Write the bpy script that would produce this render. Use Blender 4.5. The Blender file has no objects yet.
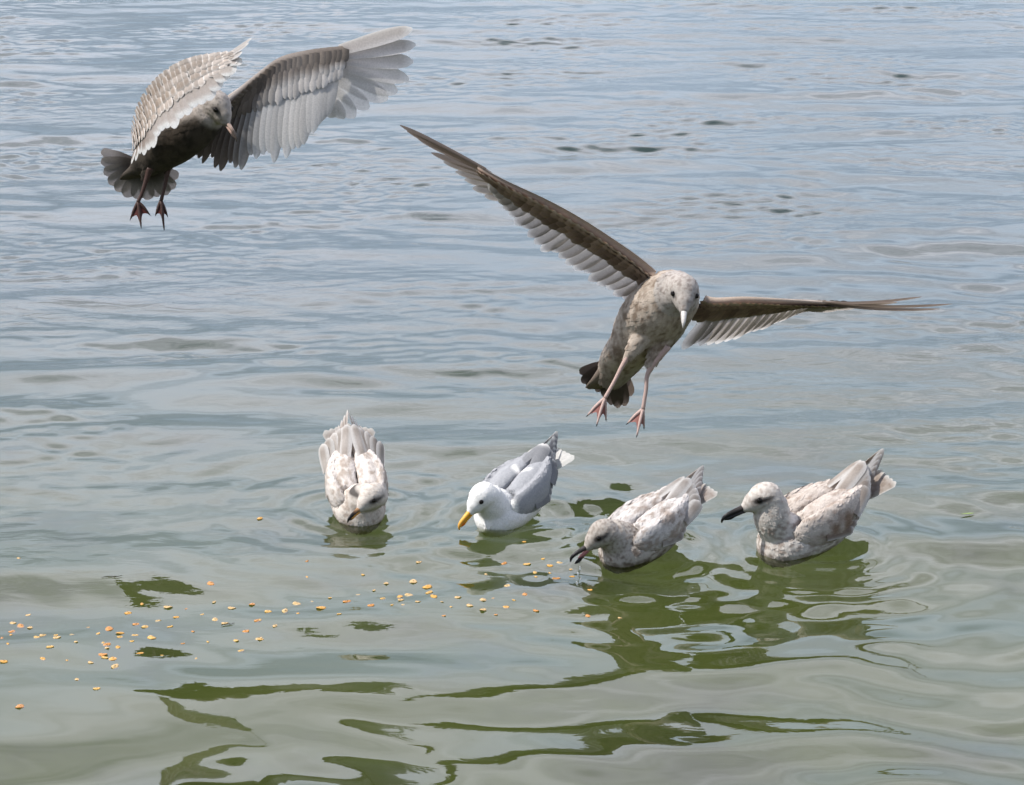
import bpy, bmesh, math, random
import numpy as np
from mathutils import Vector, Matrix, noise

R = math.radians
V = Vector
rng = random.Random(7)
nrng = np.random.default_rng(11)
S = bpy.context.scene
C = S.collection

# ------------------------------------------------------------------ camera
PITCH, FPX, CAM_H = R(16.0), 2700.0, 2.23
cam = bpy.data.cameras.new('camera')
cam.sensor_width = 36.0
cam.lens = FPX / 1024 * 36.0
cam.clip_start, cam.clip_end = 0.05, 9000
cam_ob = bpy.data.objects.new('camera', cam)
C.objects.link(cam_ob)
cam_ob.location = (0, 0, CAM_H)
cam_ob.rotation_euler = (R(90) - PITCH, 0, 0)
S.camera = cam_ob

# ------------------------------------------------------------------ sky, sun, exposure
SUN_EL, SUN_AZ = R(55), R(-104)          # azimuth from +Y (away), negative = left
w = bpy.data.worlds.new('World')
S.world = w
w.use_nodes = True
nt = w.node_tree
nt.nodes.clear()
N = nt.nodes.new
L = nt.links.new
out = N('ShaderNodeOutputWorld')
bg = N('ShaderNodeBackground')
bg.inputs[1].default_value = 0.10
sky = N('ShaderNodeTexSky')
sky.sky_type = 'NISHITA'
sky.sun_disc = False
sky.sun_elevation = SUN_EL
sky.sun_rotation = SUN_AZ
tc = N('ShaderNodeTexCoord')
mp = N('ShaderNodeMapping')
mp.inputs['Scale'].default_value = (1.0, 1.0, 2.6)
L(tc.outputs['Generated'], mp.inputs['Vector'])
cn = N('ShaderNodeTexNoise')
cn.inputs['Scale'].default_value = 3.4
cn.inputs['Detail'].default_value = 5
cn.inputs['Roughness'].default_value = 0.55
L(mp.outputs[0], cn.inputs['Vector'])
sep = N('ShaderNodeSeparateXYZ')
L(tc.outputs['Generated'], sep.inputs[0])
# cloud bank: thick over the far half of the sky (towards +Y), broken higher up
elr = N('ShaderNodeMapRange'); elr.inputs[1].default_value = 0.58; elr.inputs[2].default_value = 0.90
elr.inputs[3].default_value = 0.40; elr.inputs[4].default_value = -0.22
L(sep.outputs['Z'], elr.inputs[0])
fr = N('ShaderNodeMapRange'); fr.inputs[1].default_value = -0.35; fr.inputs[2].default_value = 0.45
fr.inputs[3].default_value = -0.38; fr.inputs[4].default_value = 0.0
L(sep.outputs['Y'], fr.inputs[0])
a1 = N('ShaderNodeMath'); a1.operation = 'ADD'; L(elr.outputs[0], a1.inputs[0]); L(fr.outputs[0], a1.inputs[1])
a2 = N('ShaderNodeMath'); a2.operation = 'ADD'; L(a1.outputs[0], a2.inputs[0]); L(cn.outputs['Fac'], a2.inputs[1])
cm = N('ShaderNodeMapRange'); cm.inputs[1].default_value = 0.44; cm.inputs[2].default_value = 0.76
L(a2.outputs[0], cm.inputs[0])
# cloud brightness rises away from the horizon
cb = N('ShaderNodeMapRange'); cb.inputs[1].default_value = 0.12; cb.inputs[2].default_value = 0.46
cb.inputs[3].default_value = 7.2; cb.inputs[4].default_value = 25.5
L(sep.outputs['Z'], cb.inputs[0])
ccol = N('ShaderNodeVectorMath'); ccol.operation = 'SCALE'
ctint = N('ShaderNodeMapRange'); ctint.inputs[1].default_value = 0.12; ctint.inputs[2].default_value = 0.46
ctint.data_type = 'FLOAT_VECTOR'
for i_, v_ in ((7, (.12, .12, .12)), (8, (.46, .46, .46)), (9, (.77, .945, 1.20)), (10, (.965, .965, 1.085))):
    ctint.inputs[i_].default_value = v_
cz = N('ShaderNodeCombineXYZ')
for i_ in range(3):
    L(sep.outputs['Z'], cz.inputs[i_])
L(cz.outputs[0], ctint.inputs[6])
L(ctint.outputs[1], ccol.inputs[0])
cn2 = N('ShaderNodeTexNoise')
cn2.inputs['Scale'].default_value = 4.5
cn2.inputs['Detail'].default_value = 4
L(mp.outputs[0], cn2.inputs['Vector'])
cv = N('ShaderNodeMapRange'); cv.inputs[1].default_value = 0.36; cv.inputs[2].default_value = 0.62
cv.inputs[3].default_value = 0.70; cv.inputs[4].default_value = 1.16
L(cn2.outputs['Fac'], cv.inputs[0])
cbm = N('ShaderNodeMath'); cbm.operation = 'MULTIPLY'
L(cb.outputs[0], cbm.inputs[0]); L(cv.outputs[0], cbm.inputs[1])
L(cbm.outputs[0], ccol.inputs['Scale'])
mx = N('ShaderNodeMix'); mx.data_type = 'RGBA'
L(cm.outputs[0], mx.inputs['Factor'])
L(sky.outputs[0], mx.inputs['A'])
L(ccol.outputs[0], mx.inputs['B'])
L(mx.outputs['Result'], bg.inputs[0])
L(bg.outputs[0], out.inputs[0])

sd = V((math.sin(SUN_AZ) * math.cos(SUN_EL), math.cos(SUN_AZ) * math.cos(SUN_EL), math.sin(SUN_EL)))
sl = bpy.data.lights.new('sun', 'SUN')
sl.energy = 4.8
sl.angle = R(0.6)
sl.color = (1.0, 0.955, 0.89)
so = bpy.data.objects.new('sun', sl)
C.objects.link(so)
so.location = (-5, 0, 12)
so.rotation_euler = sd.to_track_quat('Z', 'Y').to_euler()

S.view_settings.view_transform = 'Standard'
S.view_settings.look = 'None'
S.view_settings.gamma = 1
S.view_settings.exposure = 0.15
S.render.engine = 'CYCLES'
S.cycles.use_denoising = True
S.cycles.max_bounces = 8
S.cycles.transparent_max_bounces = 12
S.cycles.sample_clamp_indirect = 4
S.cycles.sample_clamp_direct = 12
S.cycles.caustics_reflective = False


# ------------------------------------------------------------------ helpers
def at(px, py, Y):
    """world point where the line of sight of a photo pixel meets the plane y = Y"""
    a, b = (px - 512) / FPX, -(py - 392.5) / FPX
    dy, dz = math.cos(PITCH) + b * math.sin(PITCH), -math.sin(PITCH) + b * math.cos(PITCH)
    t = Y / dy
    return V((a * t, Y, CAM_H + dz * t))


def on_water(px, py, z=0.0):
    a, b = (px - 512) / FPX, -(py - 392.5) / FPX
    dy, dz = math.cos(PITCH) + b * math.sin(PITCH), -math.sin(PITCH) + b * math.cos(PITCH)
    t = (z - CAM_H) / dz
    return V((a * t, dy * t, z))


def nz(p, s, o=0.0):
    return noise.noise(V((p[0] * s + o, p[1] * s - o * 1.7, p[2] * s + 3.1 * o)))


def mixc(a, b, t):
    t = min(1.0, max(0.0, t))
    return (a[0] + (b[0] - a[0]) * t, a[1] + (b[1] - a[1]) * t, a[2] + (b[2] - a[2]) * t)


def mul(c, k):
    return (min(.85, c[0] * k), min(.85, c[1] * k), min(.85, c[2] * k))


def sstep(a, b, x):
    t = min(1.0, max(0.0, (x - a) / (b - a)))
    return t * t * (3 - 2 * t)


def catmull(pts, n):
    """n points along a Catmull-Rom curve through pts (tuples of any length)"""
    P = [np.array(p, float) for p in pts]
    P = [2 * P[0] - P[1]] + P + [2 * P[-1] - P[-2]]
    m = len(P) - 3
    res = []
    for i in range(n):
        t = i / (n - 1) * m
        k = min(int(t), m - 1)
        u = t - k
        a, b, c, d = P[k:k + 4]
        res.append(0.5 * ((2 * b) + (-a + c) * u + (2 * a - 5 * b + 4 * c - d) * u ** 2 + (-a + 3 * b - 3 * c + d) * u ** 3))
    return res


class MB:
    def __init__(self):
        self.v, self.f, self.c = [], [], []

    def add(self, verts, faces, cols):
        o = len(self.v)
        self.v += [tuple(p) for p in verts]
        self.f += [tuple(i + o for i in q) for q in faces]
        self.c += [tuple(k) for k in cols]

    def mesh(self, name):
        me = bpy.data.meshes.new(name)
        me.from_pydata(self.v, [], self.f)
        at_ = me.color_attributes.new('Col', 'FLOAT_COLOR', 'POINT')
        arr = np.ones((len(self.v), 4), np.float32)
        if self.v:
            arr[:, :3] = np.array(self.c, np.float32)
        at_.data.foreach_set('color', arr.ravel())
        me.polygons.foreach_set('use_smooth', [True] * len(me.polygons))
        me.update()
        return me

    def build(self, name, mat, parent=None):
        me = self.mesh(name)
        o = bpy.data.objects.new(name, me)
        me.materials.append(mat)
        C.objects.link(o)
        o.parent = parent
        return o


def tube(mb, pts, col, n=12, m=None, up=(0, 0, 1)):
    """loft through (x,y,z,ra,rb): ra = sideways radius, rb = radius along 'up'"""
    pts = [tuple(p) if len(p) == 5 else tuple(p) + (p[3],) for p in pts]
    m = m or len(pts) * 5
    P = catmull(pts, m)
    vs, fs, cs = [], [], []
    up = V(up)
    for i in range(m):
        p = V(P[i][:3])
        t = (V(P[min(i + 1, m - 1)][:3]) - V(P[max(i - 1, 0)][:3])).normalized()
        s = t.cross(up)
        if s.length < 1e-4:
            s = t.cross(V((1, 0.1, 0)))
        s.normalize()
        u = s.cross(t).normalized()
        ra, rb = max(P[i][3], 2e-4), max(P[i][4], 2e-4)
        for k in range(n):
            a = 2 * math.pi * k / n
            q = p + s * (math.cos(a) * ra) + u * (math.sin(a) * rb)
            vs.append(q)
            cs.append(col(q, i / (m - 1)) if callable(col) else col)
    for i in range(m - 1):
        for k in range(n):
            a, b = i * n + k, i * n + (k + 1) % n
            fs.append((a, b, b + n, a + n))
    fs.append(tuple(reversed(range(n))))
    fs.append(tuple(range((m - 1) * n, m * n)))
    mb.add(vs, fs, cs)


def ellipsoid(mb, c, ax, col=(.5, .5, .5), n=14, m=9):
    """ax: three axis vectors"""
    c = V(c)
    vs, fs, cs = [c + ax[2]], [], [col]
    for i in range(1, m):
        th = math.pi * i / m
        for k in range(n):
            a = 2 * math.pi * k / n
            vs.append(c + ax[0] * (math.sin(th) * math.cos(a)) + ax[1] * (math.sin(th) * math.sin(a)) + ax[2] * math.cos(th))
            cs.append(col)
    vs.append(c - ax[2]); cs.append(col)
    for k in range(n):
        fs.append((0, 1 + k, 1 + (k + 1) % n))
    for i in range(m - 2):
        for k in range(n):
            a, b = 1 + i * n + k, 1 + i * n + (k + 1) % n
            fs.append((a, a + n, b + n, b))
    e = len(vs) - 1
    o = 1 + (m - 2) * n
    for k in range(n):
        fs.append((e, o + (k + 1) % n, o + k))
    mb.add(vs, fs, cs)


def remesh(mb, voxel=0.0045, it=6):
    """fuse the shapes in mb to one continuous surface; returns (verts, faces, normals)"""
    me = mb.mesh('tmp')
    o = bpy.data.objects.new('tmp', me)
    C.objects.link(o)
    r = o.modifiers.new('r', 'REMESH'); r.mode = 'VOXEL'; r.voxel_size = voxel
    s = o.modifiers.new('s', 'SMOOTH'); s.factor = 0.6; s.iterations = it
    dg = bpy.context.evaluated_depsgraph_get()
    m2 = bpy.data.meshes.new_from_object(o.evaluated_get(dg))
    vs = [v.co.copy() for v in m2.vertices]
    ns = [v.normal.copy() for v in m2.vertices]
    fs = [tuple(p.vertices) for p in m2.polygons]
    bpy.data.objects.remove(o)
    bpy.data.meshes.remove(me)
    bpy.data.meshes.remove(m2)
    return vs, fs, ns


def feather(mb, base, tip, width, nrm, col, nu=9, nv=5, camber=0.12, bend=0.0, shaft=0.0, blunt=0.22, rootw=0.35, side_bend=0.0):
    base, tip, nrm = V(base), V(tip), V(nrm)
    d = tip - base
    ln = d.length
    s = nrm.cross(d)
    if s.length < 1e-7:
        s = d.orthogonal()
    s.normalize()
    n = d.cross(s).normalized()
    if n.dot(nrm) < 0:
        n = -n
    vs, fs, cs = [], [], []
    for i in range(nu):
        u = i / (nu - 1)
        hw = width * 0.5 * (rootw + (1 - rootw) * min(1, u * 2.2))
        if u > 1 - blunt:
            q = (u - (1 - blunt)) / blunt
            hw *= math.sqrt(max(0.0, 1 - q * q * 0.97))
        for k in range(nv):
            v = -1 + 2 * k / (nv - 1)
            vv = v + shaft * (1 - v * v)
            p = base + d * u + s * (vv * hw + side_bend * ln * u * u) + n * (camber * hw * (1 - v * v) + bend * ln * u * u)
            vs.append(p)
            cs.append(col(u, v) if callable(col) else col)
    for i in range(nu - 1):
        for k in range(nv - 1):
            a = i * nv + k
            fs.append((a, a + 1, a + nv + 1, a + nv))
    mb.add(vs, fs, cs)


def shingles(mb, vs, ns, count, size, flow, col, lift=0.0013, mask=None, seed=1, edge=1.1, core=.9):
    r = random.Random(seed)
    for _ in range(count):
        i = r.randrange(len(vs))
        p, n = vs[i], ns[i]
        if mask and r.random() > mask(p):
            continue
        f = flow(p)
        f = f - n * f.dot(n)
        if f.length < .15:
            continue
        f.normalize()
        f = (f + n.cross(f) * r.uniform(-.22, .22)).normalized()
        sz = size(p) * r.uniform(.8, 1.25)
        j0 = r.uniform(.95, 1.05)
        sd_ = n.cross(f)
        a, e, wd = p - f * sz * .3 - n * .0012, p + f * sz * .7 + n * lift * r.uniform(.5, 1.4), sz * .55
        feather(mb, a, e, wd, n,
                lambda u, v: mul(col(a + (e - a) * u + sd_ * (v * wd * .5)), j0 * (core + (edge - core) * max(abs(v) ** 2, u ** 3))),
                nu=4, nv=3, camber=.14, blunt=.5, rootw=.6)


# ------------------------------------------------------------------ materials
def plumage_mat(name, translucent=0.0, rough=.75, bump=.25, scale=240.0):
    m = bpy.data.materials.new(name)
    m.use_nodes = True
    t = m.node_tree
    t.nodes.clear()
    o = t.nodes.new('ShaderNodeOutputMaterial')
    p = t.nodes.new('ShaderNodeBsdfPrincipled')
    p.inputs['Roughness'].default_value = rough
    p.inputs['Specular IOR Level'].default_value = .2
    ca = t.nodes.new('ShaderNodeVertexColor'); ca.layer_name = 'Col'
    tcn = t.nodes.new('ShaderNodeTexCoord')
    n1 = t.nodes.new('ShaderNodeTexNoise'); n1.inputs['Scale'].default_value = scale; n1.inputs['Detail'].default_value = 4
    t.links.new(tcn.outputs['Object'], n1.inputs['Vector'])
    mr = t.nodes.new('ShaderNodeMapRange'); mr.inputs[1].default_value = .3; mr.inputs[2].default_value = .7
    mr.inputs[3].default_value = .86; mr.inputs[4].default_value = 1.06
    t.links.new(n1.outputs['Fac'], mr.inputs[0])
    vm = t.nodes.new('ShaderNodeVectorMath'); vm.operation = 'SCALE'
    t.links.new(ca.outputs['Color'], vm.inputs[0]); t.links.new(mr.outputs[0], vm.inputs['Scale'])
    t.links.new(vm.outputs[0], p.inputs['Base Color'])
    bp = t.nodes.new('ShaderNodeBump'); bp.inputs['Strength'].default_value = bump; bp.inputs['Distance'].default_value = .002
    t.links.new(n1.outputs['Fac'], bp.inputs['Height']); t.links.new(bp.outputs[0], p.inputs['Normal'])
    if translucent:
        tr = t.nodes.new('ShaderNodeBsdfTranslucent')
        t.links.new(vm.outputs[0], tr.inputs['Color'])
        mi = t.nodes.new('ShaderNodeMixShader'); mi.inputs[0].default_value = translucent
        t.links.new(p.outputs[0], mi.inputs[1]); t.links.new(tr.outputs[0], mi.inputs[2])
        t.links.new(mi.outputs[0], o.inputs[0])
    else:
        t.links.new(p.outputs[0], o.inputs[0])
    return m


M_BODY = plumage_mat('plumage')
M_FEATHER = plumage_mat('flight_feather', translucent=.45, bump=.1)
M_HORN = plumage_mat('bill_horn', rough=.32, bump=.05)
M_SKIN = plumage_mat('leg_skin', rough=.45, bump=.3)
M_EYE = plumage_mat('eye_gloss', rough=.08, bump=0)


def water_mat():
    m = bpy.data.materials.new('sea_water')
    m.use_nodes = True
    t = m.node_tree
    t.nodes.clear()
    n, l = t.nodes.new, t.links.new
    o = n('ShaderNodeOutputMaterial')
    g = n('ShaderNodeBsdfGlossy'); g.inputs['Roughness'].default_value = .02; g.inputs['Color'].default_value = (1, 1, 1, 1)
    tr = n('ShaderNodeBsdfTransparent'); tr.inputs['Color'].default_value = (.86, .92, .80, 1)
    df = n('ShaderNodeBsdfDiffuse'); df.inputs['Color'].default_value = (.05, .06, .035, 1)
    body = n('ShaderNodeMixShader'); body.inputs[0].default_value = .10
    l(tr.outputs[0], body.inputs[1]); l(df.outputs[0], body.inputs[2])
    f = n('ShaderNodeFresnel'); f.inputs['IOR'].default_value = 1.36
    geo = n('ShaderNodeNewGeometry')
    mp1 = n('ShaderNodeMapping'); mp1.inputs['Scale'].default_value = (.45, 1.0, 1.0); mp1.inputs['Rotation'].default_value = (0, 0, .12)
    l(geo.outputs['Position'], mp1.inputs['Vector'])
    n1 = n('ShaderNodeTexNoise'); n1.inputs['Scale'].default_value = 16; n1.inputs['Detail'].default_value = 3; n1.inputs['Distortion'].default_value = .6
    l(mp1.outputs[0], n1.inputs['Vector'])
    # light wind: the small ripples come in patches
    n2 = n('ShaderNodeTexNoise'); n2.inputs['Scale'].default_value = .9; n2.inputs['Detail'].default_value = 2
    l(mp1.outputs[0], n2.inputs['Vector'])
    mr = n('ShaderNodeMapRange'); mr.inputs[1].default_value = .42; mr.inputs[2].default_value = .66; mr.inputs[3].default_value = .14; mr.inputs[4].default_value = .7
    l(n2.outputs['Fac'], mr.inputs[0])
    b = n('ShaderNodeBump'); b.inputs['Distance'].default_value = .009
    sp_ = n('ShaderNodeSeparateXYZ'); l(geo.outputs['Position'], sp_.inputs[0])
    sh_ = n('ShaderNodeMapRange'); sh_.inputs[1].default_value = 5.6; sh_.inputs[2].default_value = 8.5; sh_.inputs[3].default_value = .12
    l(sp_.outputs['Y'], sh_.inputs[0])               # the shore shelters the near water from the breeze
    ml = n('ShaderNodeMath'); ml.operation = 'MULTIPLY'; l(mr.outputs[0], ml.inputs[0]); l(sh_.outputs[0], ml.inputs[1])
    l(ml.outputs[0], b.inputs['Strength'])
    l(n1.outputs['Fac'], b.inputs['Height'])
    for x in (g, f):
        l(b.outputs[0], x.inputs['Normal'])
    mi = n('ShaderNodeMixShader')
    l(f.outputs[0], mi.inputs[0]); l(body.outputs[0], mi.inputs[1]); l(g.outputs[0], mi.inputs[2])
    l(mi.outputs[0], o.inputs[0])
    return m


def seabed_mat():
    m = bpy.data.materials.new('algae_seabed')
    m.use_nodes = True
    t = m.node_tree
    p = t.nodes['Principled BSDF']
    p.inputs['Roughness'].default_value = .9
    n, l = t.nodes.new, t.links.new
    geo = n('ShaderNodeNewGeometry')
    n1 = n('ShaderNodeTexNoise'); n1.inputs['Scale'].default_value = 1.1; n1.inputs['Detail'].default_value = 7; n1.inputs['Roughness'].default_value = .62
    l(geo.outputs['Position'], n1.inputs['Vector'])
    cr = n('ShaderNodeValToRGB')
    e = cr.color_ramp.elements
    e[0].position = .30; e[0].color = (.030, .036, .002, 1)
    e[1].position = .72; e[1].color = (.082, .086, .018, 1)
    k = e.new(.5); k.color = (.058, .070, .003, 1)
    l(n1.outputs['Fac'], cr.inputs[0])
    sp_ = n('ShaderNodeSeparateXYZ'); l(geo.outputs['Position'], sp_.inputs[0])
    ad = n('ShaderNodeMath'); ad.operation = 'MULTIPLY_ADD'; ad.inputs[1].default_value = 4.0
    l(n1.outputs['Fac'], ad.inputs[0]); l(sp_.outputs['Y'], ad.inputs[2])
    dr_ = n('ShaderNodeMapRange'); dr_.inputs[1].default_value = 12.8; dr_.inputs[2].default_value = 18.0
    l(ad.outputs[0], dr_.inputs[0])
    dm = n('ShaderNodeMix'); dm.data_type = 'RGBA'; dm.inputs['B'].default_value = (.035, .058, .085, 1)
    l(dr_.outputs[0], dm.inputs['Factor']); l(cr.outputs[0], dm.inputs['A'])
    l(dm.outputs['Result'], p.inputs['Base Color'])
    return m


# ------------------------------------------------------------------ swimmers' places (photo pixel of the waterline centre)
SWIM = {
    'tail_up': on_water(357, 508),
    'adult': on_water(513, 515),
    'gaping': on_water(643, 551),
    'upright': on_water(808, 545),
}


# ------------------------------------------------------------------ water
def axis(lo, hi, step, out_lo, out_hi, g=1.16, grow=0.0):
    a = [lo]
    while a[-1] < hi:
        a.append(a[-1] + step * (1 + grow * (a[-1] - lo)))
    s = step * (1 + grow * (a[-1] - lo))
    while a[-1] < out_hi:
        s *= g
        a.append(a[-1] + s)
    b, s = [], step
    x = lo
    while x > out_lo:
        s *= g
        x -= s
        b.append(x)
    return np.array(b[::-1] + a)


def build_water():
    xs = axis(-3.6, 3.6, .0120, -4000, 4000)
    ys = axis(4.4, 19.0, .0085, -4000, 6000, grow=.09)
    X, Y = np.meshgrid(xs, ys)
    far = np.maximum(0, np.maximum(np.abs(X) - 3.5, np.maximum(Y - 18.7, 4.5 - Y)))
    short = np.exp(-(far / .5) ** 2)
    long_ = np.exp(-(far / 6) ** 2)
    Z = np.zeros_like(X)

    def field(n, lam, spread, slope, env, base=R(90), seed=0):
        r = np.random.default_rng(seed)
        z = np.zeros_like(X)
        for _ in range(n):
            lm = math.exp(r.uniform(math.log(lam[0]), math.log(lam[1])))
            th = base + r.normal(0, spread)
            k = 2 * math.pi / lm
            z += np.sin(k * (math.cos(th) * X + math.sin(th) * Y) + r.uniform(0, 6.28)) / k
        return z * (slope * math.sqrt(2.0 / n)) * env

    # slow modulation, so the ripples come and go
    def patch(seed, lam, lo=.25):
        r = np.random.default_rng(seed)
        z = np.zeros_like(X)
        for _ in range(9):
            th, k = r.uniform(0, 6.28), 2 * math.pi / (lam * r.uniform(.6, 1.6))
            z += np.sin(k * (math.cos(th) * X * .6 + math.sin(th) * Y) + r.uniform(0, 6.28))
        return np.clip(.5 + z / 4.5, 0, 1) * (1 - lo) + lo

    dist = np.clip((Y - 5.5) / 5.0, 0, 1)
    Z += field(14, (.8, 1.9), .25, .028, long_, R(97), 1)
    Z += field(26, (.30, .70), .24, .064, short * patch(5, 2.4, .55), R(93), 2)
    Z += field(34, (.13, .28), .36, .042, short * patch(6, 1.5, .25) * (.84 + 1.1 * dist), R(89), 3)
    Z += field(30, (.06, .12), .45, .032, short * patch(8, 1.1, 0.0) ** 1.6 * (.18 + 3.8 * dist), R(92), 4)
    near_birds = np.zeros_like(X)
    for p in SWIM.values():
        near_birds = np.maximum(near_birds, np.exp(-np.maximum(0, np.hypot((X - p.x) * .8, Y - p.y) - .15) / .22))
    Z += field(36, (.05, .13), .8, .045, short * near_birds * patch(13, .5, .2), R(90), 9)
    # rings spreading from the swimmers and from two spots where something touched the surface
    rings = [(SWIM[k], .17, .075, .13, .16) for k in SWIM] + [(SWIM[k], .05, .13, .2, .6) for k in SWIM]
    rings += [(on_water(690, 232), .03, .17, .05, .75), (on_water(560, 500), .018, .12, .0, .6),
              (on_water(577, 562), .02, .05, 0, .2), (on_water(459, 527), .02, .05, 0, .2)]
    for p, sl_, lm, r0, rd in rings:
        d = np.hypot((X - p.x), (Y - p.y))
        k = 2 * math.pi / lm
        e = np.exp(-np.maximum(0, d - r0) / rd) * np.clip(d / .1, 0, 1)
        ang = np.arctan2(Y - p.y, X - p.x)
        Z += sl_ / k * np.sin(k * d + .6 * np.sin(3 * ang + p.x * 9)) * e * short
    ny, nx = X.shape
    co = np.stack([X, Y, Z], -1).reshape(-1, 3).astype(np.float32)
    idx = np.arange(nx * ny).reshape(ny, nx)
    q = np.stack([idx[:-1, :-1], idx[:-1, 1:], idx[1:, 1:], idx[1:, :-1]], -1).reshape(-1, 4)
    me = bpy.data.meshes.new('water')
    me.vertices.add(len(co)); me.vertices.foreach_set('co', co.ravel())
    me.loops.add(q.size); me.loops.foreach_set('vertex_index', q.ravel().astype(np.int32))
    me.polygons.add(len(q))
    me.polygons.foreach_set('loop_start', np.arange(0, q.size, 4, dtype=np.int32))
    me.polygons.foreach_set('use_smooth', np.ones(len(q), bool))
    me.update(); me.validate()
    me.materials.append(water_mat())
    o = bpy.data.objects.new('water', me)
    C.objects.link(o)
    o['kind'] = 'structure'
    return xs, ys, Z


WX, WY, WZ = build_water()


def water_z(x, y):
    i = int(np.clip(np.searchsorted(WX, x), 0, len(WX) - 1))
    j = int(np.clip(np.searchsorted(WY, y), 0, len(WY) - 1))
    return float(WZ[j, i])


sb = MB()
gs = [-4000, -60, -12, -6, -3, -1.5, 0, 1.5, 3, 6, 12, 60, 4000]
gy = [-4000, -60, 0, 2, 4, 5, 6, 7, 8, 9, 10, 12, 15, 25, 60, 6000]
vv = [(x, y, -1.7 + .07 * nz((x, y, 0), .8)) for y in gy for x in gs]
ff = [(j * 13 + i, j * 13 + i + 1, j * 13 + i + 14, j * 13 + i + 13) for j in range(len(gy) - 1) for i in range(12)]
sb.add(vv, ff, [(1, 1, 1)] * len(vv))
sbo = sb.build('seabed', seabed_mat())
sbo['kind'] = 'structure'


# ------------------------------------------------------------------ gull parts
def thing(name, label, cat, loc, rot=(0, 0, 0), group=None):
    o = bpy.data.objects.new(name, None)
    C.objects.link(o)
    o.empty_display_size = .1
    o.location = loc
    o.rotation_euler = rot
    o['label'] = label
    o['category'] = cat
    if group:
        o['group'] = group
    return o


def make_bill(root, base, d, up, length, depth, col_top, col_low, open_=0.0):
    """hooked gull bill: upper mandible is the part, lower mandible its sub-part"""
    d = V(d).normalized(); up = V(up); s = d.cross(up).normalized(); up = s.cross(d).normalized()
    base = V(base)

    def P(u, z, ang=0.0):
        q = d * (u * length * math.cos(ang)) + up * (z * depth - u * length * math.sin(ang))
        return base + q
    mb = MB()
    st = [(-.25, .10, .55, .50), (0, .12, .50, .46), (.3, .14, .42, .38), (.6, .13, .34, .34), (.8, .06, .26, .32), (.93, -.12, .17, .24), (1.0, -.36, .07, .10)]
    tube(mb, [tuple(P(u, z)) + (wd * depth * .62, h * depth * .62) for u, z, wd, h in st], col_top, n=12, m=26, up=up)
    b = mb.build('bill', M_HORN, root)
    mb = MB()
    st = [(-.25, -.22, .46, .32), (.1, -.22, .41, .30), (.45, -.20, .34, .30), (.66, -.24, .27, .34), (.82, -.17, .17, .24), (.92, -.16, .06, .08)]
    tube(mb, [tuple(P(u, z, open_)) + (wd * depth * .62, h * depth * .62) for u, z, wd, h in st], col_low, n=12, m=22, up=up)
    mb.build('lower_mandible', M_HORN, b)
    if open_ > .1:
        mb = MB()
        tube(mb, [tuple(P(u, -.12, open_ * .7)) + (.22 * depth * t, .08 * depth * t) for u, t in ((-.1, 1), (.2, 1), (.5, .8), (.66, .2))], (.55, .22, .2), n=8, m=12, up=up)
        mb.build('tongue', M_HORN, b)
    return b


def make_eye(root, p, r, d):
    mb = MB()
    d = V(d).normalized()
    a = d.orthogonal().normalized()
    ellipsoid(mb, p, (a * r, d.cross(a) * r, d * r * .8), (.012, .010, .009), 12, 8)
    return mb.build('eye', M_EYE, root)


def make_leg(root, pts, toes, skin, web, r=.0055):
    """pts: thigh-knee-ankle line; toes: three tips"""
    mb = MB()
    n = len(pts)
    ra = [r * 2.0, r * 1.25, r * .95, r * 1.0, r * 1.1]
    tube(mb, [tuple(p) + (ra[min(i, 4)],) for i, p in enumerate(pts)], skin, n=8, m=24)
    leg = mb.build('leg', M_SKIN, root)
    a = V(pts[-1])
    mb = MB()
    for q in toes:
        q = V(q)
        mid = a.lerp(q, .55) + V((0, 0, .003))
        tube(mb, [tuple(a) + (r * .9,), tuple(mid) + (r * .75,), tuple(q) + (r * .4,)], skin, n=6, m=9)
        tip = q + (q - a).normalized() * .007
        tube(mb, [tuple(q) + (r * .38,), tuple(tip) + (.0006,)], (.02, .018, .016), n=5, m=4)
    # web between neighbouring toes, scalloped outer edge
    for q0, q1 in zip(toes[:-1], toes[1:]):
        q0, q1 = V(q0), V(q1)
        vs, fs, cs = [], [], []
        K = 8
        for i in range(7):
            u = i / 6
            for k in range(K + 1):
                t = k / K
                e = q0.lerp(q1, t)
                sc = .97 - .30 * math.sin(math.pi * t)
                p = a + (e - a) * (u * sc) + V((0, -.001, 0)) * math.sin(math.pi * t)
                vs.append(p)
                cs.append(mul(web, 1.0 + .15 * math.cos(t * 6.28 * 1.0)))
        for i in range(6):
            for k in range(K):
                b0 = i * (K + 1) + k
                fs.append((b0, b0 + 1, b0 + K + 2, b0 + K + 1))
        mb.add(vs, fs, cs)
    mb.build('foot', M_SKIN, leg)
    return leg


def flight(root, name, base, tip, width, nrm, col, **kw):
    mb = MB()
    feather(mb, base, tip, width, nrm, col, nu=14, nv=7, **kw)
    return mb.build(name, M_FEATHER, root)


def polyline(pts):
    """interpolator t in 0..1 by arc length"""
    P = [V(p) for p in catmull([tuple(p) for p in pts], 120)]
    d = [0]
    for a, b in zip(P[:-1], P[1:]):
        d.append(d[-1] + (b - a).length)

    def f(t):
        x = min(1, max(0, t)) * d[-1]
        for i in range(len(d) - 1):
            if d[i + 1] >= x:
                k = (x - d[i]) / max(1e-9, d[i + 1] - d[i])
                return P[i].lerp(P[i + 1], k)
        return P[-1]
    return f


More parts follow.
